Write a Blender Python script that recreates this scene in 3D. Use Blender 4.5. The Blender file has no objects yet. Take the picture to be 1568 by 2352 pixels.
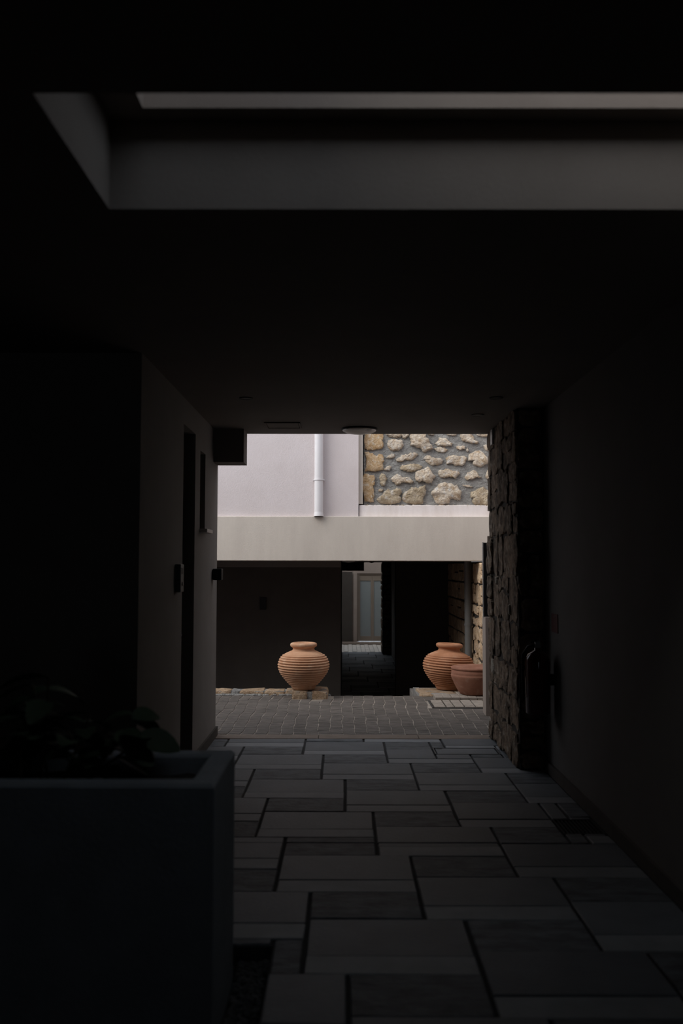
import bpy, math, random
from mathutils import Vector, Matrix, noise

C = bpy.context.scene.collection
SC = bpy.context.scene

# ------------------------------------------------------------------ camera, sky, sun, exposure
cam_data = bpy.data.cameras.new('camera')
cam = bpy.data.objects.new('camera', cam_data)
C.objects.link(cam)
SC.camera = cam
cam_data.sensor_fit = 'VERTICAL'
cam_data.sensor_height = 36.0
cam_data.sensor_width = 24.0
cam_data.lens = 32.14
cam_data.clip_start = 0.05
cam_data.dof.use_dof = True
cam_data.dof.focus_distance = 11.3
cam_data.dof.aperture_fstop = 1.8
cam.location = (0, 0, 1.6)
cam.rotation_mode = 'QUATERNION'
cam.rotation_quaternion = (Matrix.Rotation(0.00286, 3, 'Z') @ Matrix.Rotation(math.pi / 2 + 0.05898, 3, 'X')
                           @ Matrix.Rotation(0.0018, 3, 'Z')).to_quaternion()

w = bpy.data.worlds.new('overcast_sky')
SC.world = w
w.use_nodes = True
wn, wl = w.node_tree.nodes, w.node_tree.links
wn.clear()
wo = wn.new('ShaderNodeOutputWorld'); wb = wn.new('ShaderNodeBackground')
wt = wn.new('ShaderNodeTexCoord'); ws = wn.new('ShaderNodeSeparateXYZ'); wr = wn.new('ShaderNodeValToRGB')
wl.new(wt.outputs['Generated'], ws.inputs[0]); wl.new(ws.outputs['Z'], wr.inputs[0])
wr.color_ramp.elements[0].position = 0.0; wr.color_ramp.elements[0].color = (0.57, 0.645, 0.74, 1)
wr.color_ramp.elements[1].position = 1.0; wr.color_ramp.elements[1].color = (0.87, 0.95, 1.05, 1)
wl.new(wr.outputs[0], wb.inputs[0]); wl.new(wb.outputs[0], wo.inputs[0])
wb.inputs[1].default_value = 1.0

sun_d = bpy.data.lights.new('hazy_sun', 'SUN')
sun = bpy.data.objects.new('hazy_sun', sun_d)
C.objects.link(sun)
sun_d.energy = 1.75
sun_d.angle = math.radians(50)
sun_d.color = (1.0, 0.95, 0.89)
sun.rotation_euler = Vector((0.68, 0.38, -0.63)).to_track_quat('-Z', 'Y').to_euler()

SC.view_settings.view_transform = 'Standard'
SC.view_settings.look = 'None'
SC.view_settings.gamma = 1.0
SC.view_settings.use_curve_mapping = False
SC.view_settings.exposure = 0.56
SC.cycles.use_denoising = True
SC.cycles.max_bounces = 10
SC.cycles.diffuse_bounces = 7

# ------------------------------------------------------------------ materials
def mat(name, c1, c2=None, scale=6.0, rough=0.85, bump=0.0, bscale=80.0, vary=0.0, metal=0.0, spec=0.3,
        stretch=(1, 1, 1), ramp=(0.35, 0.65), bstretch=None, c3=None, scale3=40.0, bdist=0.01):
    m = bpy.data.materials.new(name); m.use_nodes = True
    n, l = m.node_tree.nodes, m.node_tree.links
    b = n['Principled BSDF']
    b.inputs['Roughness'].default_value = rough
    b.inputs['Metallic'].default_value = metal
    b.inputs['Specular IOR Level'].default_value = spec
    c2 = c2 or tuple(v * 0.85 for v in c1)
    geo = n.new('ShaderNodeNewGeometry')
    mp = n.new('ShaderNodeMapping'); mp.inputs['Scale'].default_value = stretch
    l.new(geo.outputs['Position'], mp.inputs['Vector'])
    nz = n.new('ShaderNodeTexNoise'); nz.inputs['Scale'].default_value = scale; nz.inputs['Detail'].default_value = 6
    nz.inputs['Roughness'].default_value = 0.62
    l.new(mp.outputs[0], nz.inputs['Vector'])
    r = n.new('ShaderNodeValToRGB')
    r.color_ramp.elements[0].position = ramp[0]; r.color_ramp.elements[1].position = ramp[1]
    r.color_ramp.elements[0].color = (*c2, 1); r.color_ramp.elements[1].color = (*c1, 1)
    l.new(nz.outputs['Fac'], r.inputs[0])
    col = r.outputs[0]
    if c3:
        n3 = n.new('ShaderNodeTexNoise'); n3.inputs['Scale'].default_value = scale3; n3.inputs['Detail'].default_value = 4
        l.new(geo.outputs['Position'], n3.inputs['Vector'])
        r3 = n.new('ShaderNodeValToRGB'); r3.color_ramp.elements[0].position = 0.55; r3.color_ramp.elements[1].position = 0.72
        l.new(n3.outputs['Fac'], r3.inputs[0])
        mx = n.new('ShaderNodeMix'); mx.data_type = 'RGBA'
        l.new(r3.outputs[0], mx.inputs[0]); l.new(col, mx.inputs[6]); mx.inputs[7].default_value = (*c3, 1)
        col = mx.outputs[2]
    if vary:
        oi = n.new('ShaderNodeObjectInfo')
        hs = n.new('ShaderNodeHueSaturation')
        mr = n.new('ShaderNodeMapRange'); mr.inputs[3].default_value = 1 - vary; mr.inputs[4].default_value = 1 + vary
        l.new(oi.outputs['Random'], mr.inputs[0]); l.new(mr.outputs[0], hs.inputs['Value'])
        l.new(col, hs.inputs['Color']); col = hs.outputs[0]
    l.new(col, b.inputs['Base Color'])
    if bump:
        nb = n.new('ShaderNodeTexNoise'); nb.inputs['Scale'].default_value = bscale; nb.inputs['Detail'].default_value = 7; nb.inputs['Roughness'].default_value = 0.62
        if bstretch:
            mb_ = n.new('ShaderNodeMapping'); mb_.inputs['Scale'].default_value = bstretch
            l.new(geo.outputs['Position'], mb_.inputs['Vector']); l.new(mb_.outputs[0], nb.inputs['Vector'])
        else:
            l.new(geo.outputs['Position'], nb.inputs['Vector'])
        bp = n.new('ShaderNodeBump'); bp.inputs['Strength'].default_value = bump; bp.inputs['Distance'].default_value = bdist
        l.new(nb.outputs['Fac'], bp.inputs['Height']); l.new(bp.outputs[0], b.inputs['Normal'])
    return m

M = {
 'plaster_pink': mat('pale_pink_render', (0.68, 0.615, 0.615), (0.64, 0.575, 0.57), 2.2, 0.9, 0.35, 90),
 'plaster_white': mat('white_render', (0.86, 0.80, 0.79), (0.74, 0.67, 0.64), 5, 0.9, 0.2, 90, stretch=(1, 1, 0.25)),
 'plaster_beam': mat('beige_render', (0.625, 0.57, 0.505), (0.565, 0.512, 0.455), 4, 0.9, 0.45, 150, stretch=(1, 1, 0.2), bdist=0.006),
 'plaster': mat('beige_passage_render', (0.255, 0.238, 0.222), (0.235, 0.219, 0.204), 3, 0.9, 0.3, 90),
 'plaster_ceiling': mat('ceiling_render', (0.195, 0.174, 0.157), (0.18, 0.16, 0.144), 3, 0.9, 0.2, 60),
 'plaster_right_shade': mat('shaded_beige_render', (0.15, 0.142, 0.132), (0.138, 0.13, 0.12), 3, 0.9, 0.3, 90),  # darker copy of the passage render, shade put into the colour
 'plaster_brown_shade': mat('brown_shade_render', (0.075, 0.066, 0.058), (0.065, 0.057, 0.05), 3, 0.9, 0.2, 60),  # brown tone, also carries painted shade on the walls under the beam
 'plaster_pier': mat('taupe_render', (0.33, 0.28, 0.245), (0.30, 0.25, 0.22), 3, 0.9, 0.2, 60),
 'mortar': mat('grey_mortar', (0.47, 0.462, 0.44), (0.29, 0.285, 0.275), 10, 0.95, 1.0, 30, stretch=(1, 1, 1.7), bdist=0.06),
 'mortar_dark': mat('dark_mortar', (0.085, 0.072, 0.06), (0.05, 0.043, 0.037), 12, 0.95, 0.8, 40, bdist=0.03),
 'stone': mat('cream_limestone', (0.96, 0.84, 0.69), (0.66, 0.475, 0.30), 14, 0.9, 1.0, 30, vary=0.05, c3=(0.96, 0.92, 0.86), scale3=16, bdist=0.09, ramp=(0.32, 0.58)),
 'stone_orange': mat('orange_limestone', (0.90, 0.68, 0.44), (0.66, 0.42, 0.21), 22, 0.9, 1.0, 70, vary=0.05, c3=(0.94, 0.83, 0.70), scale3=22, bdist=0.04),
 'stone_grey': mat('greyed_limestone', (0.85, 0.72, 0.53), (0.55, 0.42, 0.275), 14, 0.9, 1.0, 30, vary=0.05, c3=(0.90, 0.83, 0.74), scale3=15, bdist=0.09),
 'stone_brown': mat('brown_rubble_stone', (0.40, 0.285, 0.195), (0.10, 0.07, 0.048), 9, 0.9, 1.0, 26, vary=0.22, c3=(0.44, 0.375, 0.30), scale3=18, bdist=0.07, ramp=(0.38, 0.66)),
 'stone_pale': mat('pale_rubble_stone', (0.46, 0.405, 0.335), (0.30, 0.255, 0.205), 9, 0.9, 0.8, 35, bdist=0.04),
 'stone_warm': mat('warm_rubble_stone', (0.76, 0.56, 0.37), (0.44, 0.29, 0.175), 8, 0.9, 1.0, 24, vary=0.15, c3=(0.70, 0.61, 0.51), scale3=10, bdist=0.05),
 'kerb': mat('kerb_limestone', (0.82, 0.62, 0.43), (0.44, 0.29, 0.175), 9, 0.9, 1.0, 50, vary=0.12, c3=(0.36, 0.34, 0.31), scale3=9, bdist=0.05),
 'slab_dark': mat('riven_slate', (0.130, 0.144, 0.156), (0.042, 0.047, 0.052), 6, 0.62, 1.0, 20, vary=0.10, spec=0.4, stretch=(1, 2.5, 1), bstretch=(1, 2.5, 1)),
 'slab_mid': mat('grey_slate', (0.116, 0.127, 0.138), (0.086, 0.095, 0.104), 3, 0.58, 0.3, 40, vary=0.13, spec=0.45),
 'slab_light': mat('pale_slate_strip', (0.215, 0.224, 0.234), (0.175, 0.183, 0.191), 5, 0.60, 0.2, 50, vary=0.10, spec=0.4),
 'bed': mat('dark_joint_filler', (0.028, 0.028, 0.028), None, 20, 0.95, 0.3, 60),
 'threshold': mat('brown_threshold_stone', (0.20, 0.155, 0.125), (0.16, 0.125, 0.10), 8, 0.8, 0.2, 80),
 'paver': mat('grey_paver', (0.245, 0.214, 0.188), (0.115, 0.102, 0.092), 34, 0.85, 1.0, 55, vary=0.10, stretch=(0.16, 1, 1), bstretch=(0.16, 1, 1), bdist=0.035),
 'paver_bed': mat('pale_joint_sand', (0.42, 0.365, 0.31), (0.22, 0.19, 0.16), 5, 0.95, 0.4, 60),
 'paver_tan': mat('tan_paver', (0.36, 0.315, 0.27), (0.27, 0.235, 0.20), 20, 0.85, 0.5, 70, vary=0.07),
 'terracotta': mat('terracotta', (0.43, 0.205, 0.112), (0.35, 0.158, 0.08), 5, 0.85, 0.2, 90, c3=(0.45, 0.245, 0.15), scale3=9),
 'terracotta_pale': mat('pale_terracotta', (0.60, 0.35, 0.215), (0.51, 0.275, 0.16), 5, 0.85, 0.2, 90, c3=(0.62, 0.41, 0.275), scale3=9),
 'terracotta_red': mat('weathered_red_terracotta', (0.31, 0.142, 0.092), (0.23, 0.10, 0.064), 7, 0.8, 0.25, 70, c3=(0.36, 0.205, 0.15), scale3=11),
 'pvc': mat('white_plastic_pipe', (0.74, 0.72, 0.735), (0.71, 0.69, 0.70), 3, 0.45, 0, spec=0.4),
 'grey_pipe': mat('grey_pipe', (0.17, 0.17, 0.165), None, 3, 0.5),
 'black_metal': mat('black_metal', (0.007, 0.007, 0.007), None, 5, 0.6, spec=0.25),
 'dark_metal': mat('dark_steel', (0.09, 0.095, 0.10), (0.07, 0.073, 0.076), 12, 0.5, 0.1, 60, metal=0.4),
 'edge_metal': mat('pale_metal', (0.30, 0.30, 0.30), None, 6, 0.45, metal=0.6),
 'red_paint': mat('red_enamel', (0.05, 0.005, 0.004), (0.045, 0.004, 0.003), 3, 0.12, spec=0.4),
 'red_sign': mat('red_sign', (0.085, 0.012, 0.010), None, 3, 0.6),
 'wood_dark': mat('dark_stained_wood', (0.045, 0.036, 0.03), (0.03, 0.024, 0.02), 4, 0.6, 0.2, 40, stretch=(6, 6, 0.4)),
 'glass_dark': mat('dark_window_glass', (0.02, 0.022, 0.024), None, 2, 0.5, spec=0.3),
 'lamp_glass': mat('opal_lamp_glass', (0.72, 0.69, 0.64), None, 3, 0.35, spec=0.4),
 'door_paint': mat('taupe_door_paint', (0.26, 0.215, 0.175), (0.24, 0.20, 0.16), 3, 0.6),
 'frosted': mat('frosted_glass', (0.26, 0.29, 0.295), (0.24, 0.27, 0.275), 1, 0.25, spec=0.5),
 'planter': mat('grey_concrete', (0.20, 0.215, 0.235), (0.165, 0.18, 0.195), 5, 0.85, 0.3, 60),
 'soil': mat('dark_soil', (0.03, 0.024, 0.02), (0.018, 0.015, 0.013), 20, 0.95, 1.0, 30),
 'leaf': mat('dark_green_leaf', (0.03, 0.048, 0.026), (0.022, 0.035, 0.018), 8, 0.65, vary=0.2, spec=0.2),
 'stem': mat('brown_stem', (0.06, 0.045, 0.03), None, 12, 0.8),
 'gravel': mat('dark_gravel', (0.085, 0.085, 0.085), (0.04, 0.04, 0.04), 25, 0.85),
 'white_marble': mat('pale_marble', (0.66, 0.62, 0.57), None, 5, 0.5),
 'steel_sign': mat('brushed_plate', (0.40, 0.40, 0.38), None, 5, 0.4, metal=0.3),
 'concrete': mat('raw_concrete', (0.22, 0.21, 0.20), None, 4, 0.9, 0.3, 40),
 'paver_far': mat('pale_far_paving', (0.58, 0.535, 0.48), (0.45, 0.415, 0.375), 9, 0.85, 0.5, 40),
}

# ------------------------------------------------------------------ mesh helpers
class MB:
    def __init__(s): s.v = []; s.f = []
    def box(s, x0, x1, y0, y1, z0, z1):
        b = len(s.v)
        s.v += [(x0,y0,z0),(x1,y0,z0),(x1,y1,z0),(x0,y1,z0),(x0,y0,z1),(x1,y0,z1),(x1,y1,z1),(x0,y1,z1)]
        s.f += [(b,b+3,b+2,b+1),(b+4,b+5,b+6,b+7),(b,b+1,b+5,b+4),(b+1,b+2,b+6,b+5),(b+2,b+3,b+7,b+6),(b+3,b,b+4,b+7)]
        return s
    def bevel_box(s, x0, x1, y0, y1, z0, z1, c, jit=0.0, rng=None):
        """box whose top edges are chamfered by c; jit makes the outline uneven"""
        b = len(s.v)
        j = (lambda: rng.uniform(-jit, jit)) if jit else (lambda: 0.0)
        q = [(x0+j(),y0+j()),(x1+j(),y0+j()),(x1+j(),y1+j()),(x0+j(),y1+j())]
        cx, cy = (x0+x1)/2, (y0+y1)/2
        s.v += [(x,y,z0) for x,y in q]
        s.v += [(x,y,z1-c+j()*0.3) for x,y in q]
        s.v += [(x-math.copysign(c,x-cx), y-math.copysign(c,y-cy), z1+j()*0.3) for x,y in q]
        s.f.append((b+3,b+2,b+1,b)); s.f.append((b+8,b+9,b+10,b+11))
        for k in range(4):
            m_ = (k+1) % 4
            s.f.append((b+k,b+m_,b+4+m_,b+4+k)); s.f.append((b+4+k,b+4+m_,b+8+m_,b+8+k))
        return s
    def all_bevel(s, x0, x1, y0, y1, z0, z1, c):
        """box with every edge chamfered (three stacked rings)"""
        b = len(s.v)
        def ring(d, z): s.v.extend([(x0+d,y0+d,z),(x1-d,y0+d,z),(x1-d,y1-d,z),(x0+d,y1-d,z)])
        ring(c, z0); ring(0, z0+c); ring(0, z1-c); ring(c, z1)
        s.f.append((b+3,b+2,b+1,b)); s.f.append((b+12,b+13,b+14,b+15))
        for r in range(3):
            for k in range(4):
                m_ = (k+1) % 4
                s.f.append((b+4*r+k, b+4*r+m_, b+4*r+4+m_, b+4*r+4+k))
        return s
    def lathe(s, prof, n=48, cx=0, cy=0, cz=0, close=True, axis='z'):
        b = len(s.v)
        for r, z in prof:
            for k in range(n):
                a = 2*math.pi*k/n
                if axis == 'z': s.v.append((cx+r*math.cos(a), cy+r*math.sin(a), cz+z))
                elif axis == 'y': s.v.append((cx+r*math.cos(a), cy+z, cz+r*math.sin(a)))
                else: s.v.append((cx+z, cy+r*math.cos(a), cz+r*math.sin(a)))
        for i in range(len(prof)-1):
            for k in range(n):
                m_ = (k+1) % n
                s.f.append((b+i*n+k, b+i*n+m_, b+(i+1)*n+m_, b+(i+1)*n+k))
        if close:
            s.f.append(tuple(b+k for k in reversed(range(n))))
            e = b+(len(prof)-1)*n
            s.f.append(tuple(e+k for k in range(n)))
        return s
    def tube(s, pts, r, n=10):
        pts = [Vector(p) for p in pts]; b = len(s.v); L = len(pts)
        rs = r if isinstance(r, (list, tuple)) else [r]*L
        ref = Vector((0.13, 0.31, 0.94))
        for i, p in enumerate(pts):
            t = (pts[min(i+1,L-1)] - pts[max(i-1,0)]).normalized()
            u = t.cross(ref)
            if u.length < 0.1: u = t.cross(Vector((1,0,0)))
            u.normalize(); v = t.cross(u)
            for k in range(n):
                a = 2*math.pi*k/n
                s.v.append(tuple(p + (u*math.cos(a) + v*math.sin(a))*rs[i]))
        for i in range(L-1):
            for k in range(n):
                m_ = (k+1) % n
                s.f.append((b+i*n+k, b+i*n+m_, b+(i+1)*n+m_, b+(i+1)*n+k))
        s.f.append(tuple(b+k for k in reversed(range(n)))); s.f.append(tuple(b+(L-1)*n+k for k in range(n)))
        return s
    def stone(s, poly, depth, rng, sink=0.03, sub=1, rough=0.12, rings=((1.0,0.55),(0.80,0.92),(0.42,1.0)), lumpy=0.45):
        """a rough stone: outline poly in (u, v), standing out along +w by depth; verts as (u, v, w)"""
        pts = []; seed_ = rng.uniform(0, 50)
        L = len(poly)
        for i in range(L):
            a, c = poly[i], poly[(i+1) % L]
            pts.append(a)
            for k in range(sub):
                t = (k+1)/(sub+1); e = math.hypot(c[0]-a[0], c[1]-a[1])
                pts.append((a[0]+(c[0]-a[0])*t+rng.uniform(-1,1)*e*rough, a[1]+(c[1]-a[1])*t+rng.uniform(-1,1)*e*rough))
        n = len(pts); cu = sum(p[0] for p in pts)/n; cv = sum(p[1] for p in pts)/n
        b = len(s.v)
        s.v += [(u, v, -sink) for u, v in pts]
        for sc, h in rings:
            for u, v in pts:
                k = sc + (rng.uniform(-0.06,0.06) if sc < 1 else 0)
                x_, y_ = cu+(u-cu)*k, cv+(v-cv)*k
                s.v.append((x_, y_, depth*(h+lumpy*noise.noise((x_*9+seed_, y_*9, seed_*3)))))
        s.v.append((cu, cv, depth*(1+lumpy*noise.noise((cu*9+seed_, cv*9, seed_*3)))))
        c = len(s.v)-1; R = len(rings)
        ccw = sum(pts[i][0]*pts[(i+1)%n][1]-pts[(i+1)%n][0]*pts[i][1] for i in range(n)) > 0
        def add(f): s.f.append(f if ccw else tuple(reversed(f)))
        for r in range(R):
            for k in range(n):
                m_ = (k+1) % n
                add((b+r*n+k, b+r*n+m_, b+(r+1)*n+m_, b+(r+1)*n+k))
        for k in range(n): add((b+R*n+k, b+R*n+(k+1)%n, c))
        return s

def mesh_of(name, mb, m, smooth=False, origin=None):
    me = bpy.data.meshes.new(name)
    o = Vector(origin) if origin is not None else Vector((0,0,0))
    me.from_pydata([tuple(Vector(v)-o) for v in mb.v], [], mb.f)
    me.materials.append(m); me.update()
    if smooth:
        for p in me.polygons: p.use_smooth = True
    return me

def obj(name, mb, m, parent=None, smooth=False, origin=None, label=None, cat=None, group=None, kind=None):
    if isinstance(origin, str):     # 'c': put the origin in the middle of the piece
        lo = [min(v[i] for v in mb.v) for i in range(3)]; hi = [max(v[i] for v in mb.v) for i in range(3)]
        origin = [(lo[i]+hi[i])/2 for i in range(3)]
        if parent is None: origin[2] = lo[2]
    o = bpy.data.objects.new(name, mesh_of(name, mb, m, smooth, origin))
    C.objects.link(o)
    if origin is not None: o.location = origin
    if parent is not None: o.parent = parent
    tag(o, label, cat, group, kind)
    return o

def tag(o, label=None, cat=None, group=None, kind=None):
    if label: o['label'] = label
    if cat: o['category'] = cat
    if group: o['group'] = group
    if kind: o['kind'] = kind

def thing(name, label, cat, loc=(0,0,0), group=None):
    o = bpy.data.objects.new(name, None); C.objects.link(o)
    o.location = loc; o.empty_display_size = 0.1
    tag(o, label, cat, group)
    return o

def struct(name, mb, m, label=None, parent=None, smooth=False):
    o = obj(name, mb, m, parent, smooth)
    o['kind'] = 'structure'
    if label: o['label'] = label
    return o

def placed_stone(name, poly, depth, m, parent, O, U, V, N, rng, smooth=False, **kw):
    b = MB().stone(poly, depth, rng, **kw)
    O, U, V, N = Vector(O), Vector(U), Vector(V), Vector(N)
    b.v = [tuple(O + U*u + V*v + N*ww) for u, v, ww in b.v]
    if U.cross(V).dot(N) < 0: b.f = [tuple(reversed(f)) for f in b.f]
    return obj(name, b, m, parent, smooth=smooth, origin='c')

def rubble(w_, h_, rng, rows=(0.16, 0.32), cols=(0.20, 0.46), gap=0.02):
    """irregular coursed rubble that fills w_ x h_: a list of outlines"""
    out = []; v = 0.0
    while v < h_-0.02:
        rh = rng.uniform(*rows)
        if v+rh > h_-0.10: rh = h_-v
        u = -rng.uniform(0, 0.15)
        while u < w_-0.02:
            cw = rng.uniform(*cols)
            if u+cw > w_-0.10: cw = w_-u
            u0, u1 = max(u, 0), u+cw
            if u1-u0 > 0.06:
                g = gap; q = []
                splits = [(v, v+rh)]
                if rh > 0.24 and rng.random() < 0.35:
                    mid = v+rh*rng.uniform(0.4, 0.6); splits = [(v, mid), (mid, v+rh)]
                for a, b_ in splits:
                    x0, x1, y0, y1 = u0+g, u1-g, a+g, b_-g
                    if x1-x0 < 0.04 or y1-y0 < 0.03: continue
                    ch = min(x1-x0, y1-y0)*0.20
                    j = lambda k=1.0: rng.uniform(-0.35, 0.35)*ch*k
                    out.append([(x0+ch+j(), y0+abs(j())*0.5), (x1-ch+j(), y0+abs(j())*0.5), (x1-abs(j())*0.5, y0+ch+j()),
                                (x1-abs(j())*0.5, y1-ch+j()), (x1-ch+j(), y1-abs(j())*0.5), (x0+ch+j(), y1-abs(j())*0.5),
                                (x0+abs(j())*0.5, y1-ch+j()), (x0+abs(j())*0.5, y0+ch+j())])
            u += cw
        v += rh
    return out

def rect_minus(rects, h):
    out = []
    for x0, x1, y0, y1 in rects:
        a0, a1, b0, b1 = max(x0,h[0]), min(x1,h[1]), max(y0,h[2]), min(y1,h[3])
        if a0 >= a1 or b0 >= b1: out.append((x0,x1,y0,y1)); continue
        for r in ((x0,a0,y0,y1),(a1,x1,y0,y1),(a0,a1,y0,b0),(a0,a1,b1,y1)):
            if r[1]-r[0] > 0.03 and r[3]-r[2] > 0.03: out.append(r)
    return out

def slab_floor(parent, zone, holes, z, seed, x_ref, y_ref, near=None):
    """three-size slab pattern in a stepped bond: 53x33, 71x41 and 71x17 cm, repeating on the lattice (0.18,-0.91), (0.71,-0.34)"""
    rng = random.Random(seed); X0, X1, Y0, Y1 = zone; n = 0
    for j in range(-40, 60):
        for i in range(-40, 60):
            x = x_ref+0.18*j+0.712*i; y = y_ref-0.907*j-0.342*i
            for (w_, a, b_, m) in ((0.532, 0.0, 0.322, 'slab_dark'), (0.712, 0.335, 0.735, 'slab_mid'), (0.712, 0.735, 0.907, 'slab_light')):
                r = (max(x, X0), min(x+w_, X1), max(y-b_-(0.013 if a == 0 else 0), Y0), min(y-a, Y1))
                if r[1]-r[0] < 0.03 or r[3]-r[2] < 0.03: continue
                rr = [r]
                for h in holes: rr = rect_minus(rr, h)
                for q in rr:
                    zz = z+rng.uniform(-0.002, 0.002)
                    obj('slab', MB().bevel_box(q[0]+0.009, q[1]-0.009, q[2]+0.0035, q[3]-0.0035, z-0.04, zz, 0.004, 0.0025, rng), M[m], parent, origin='c')
                    n += 1
    return n
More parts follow.
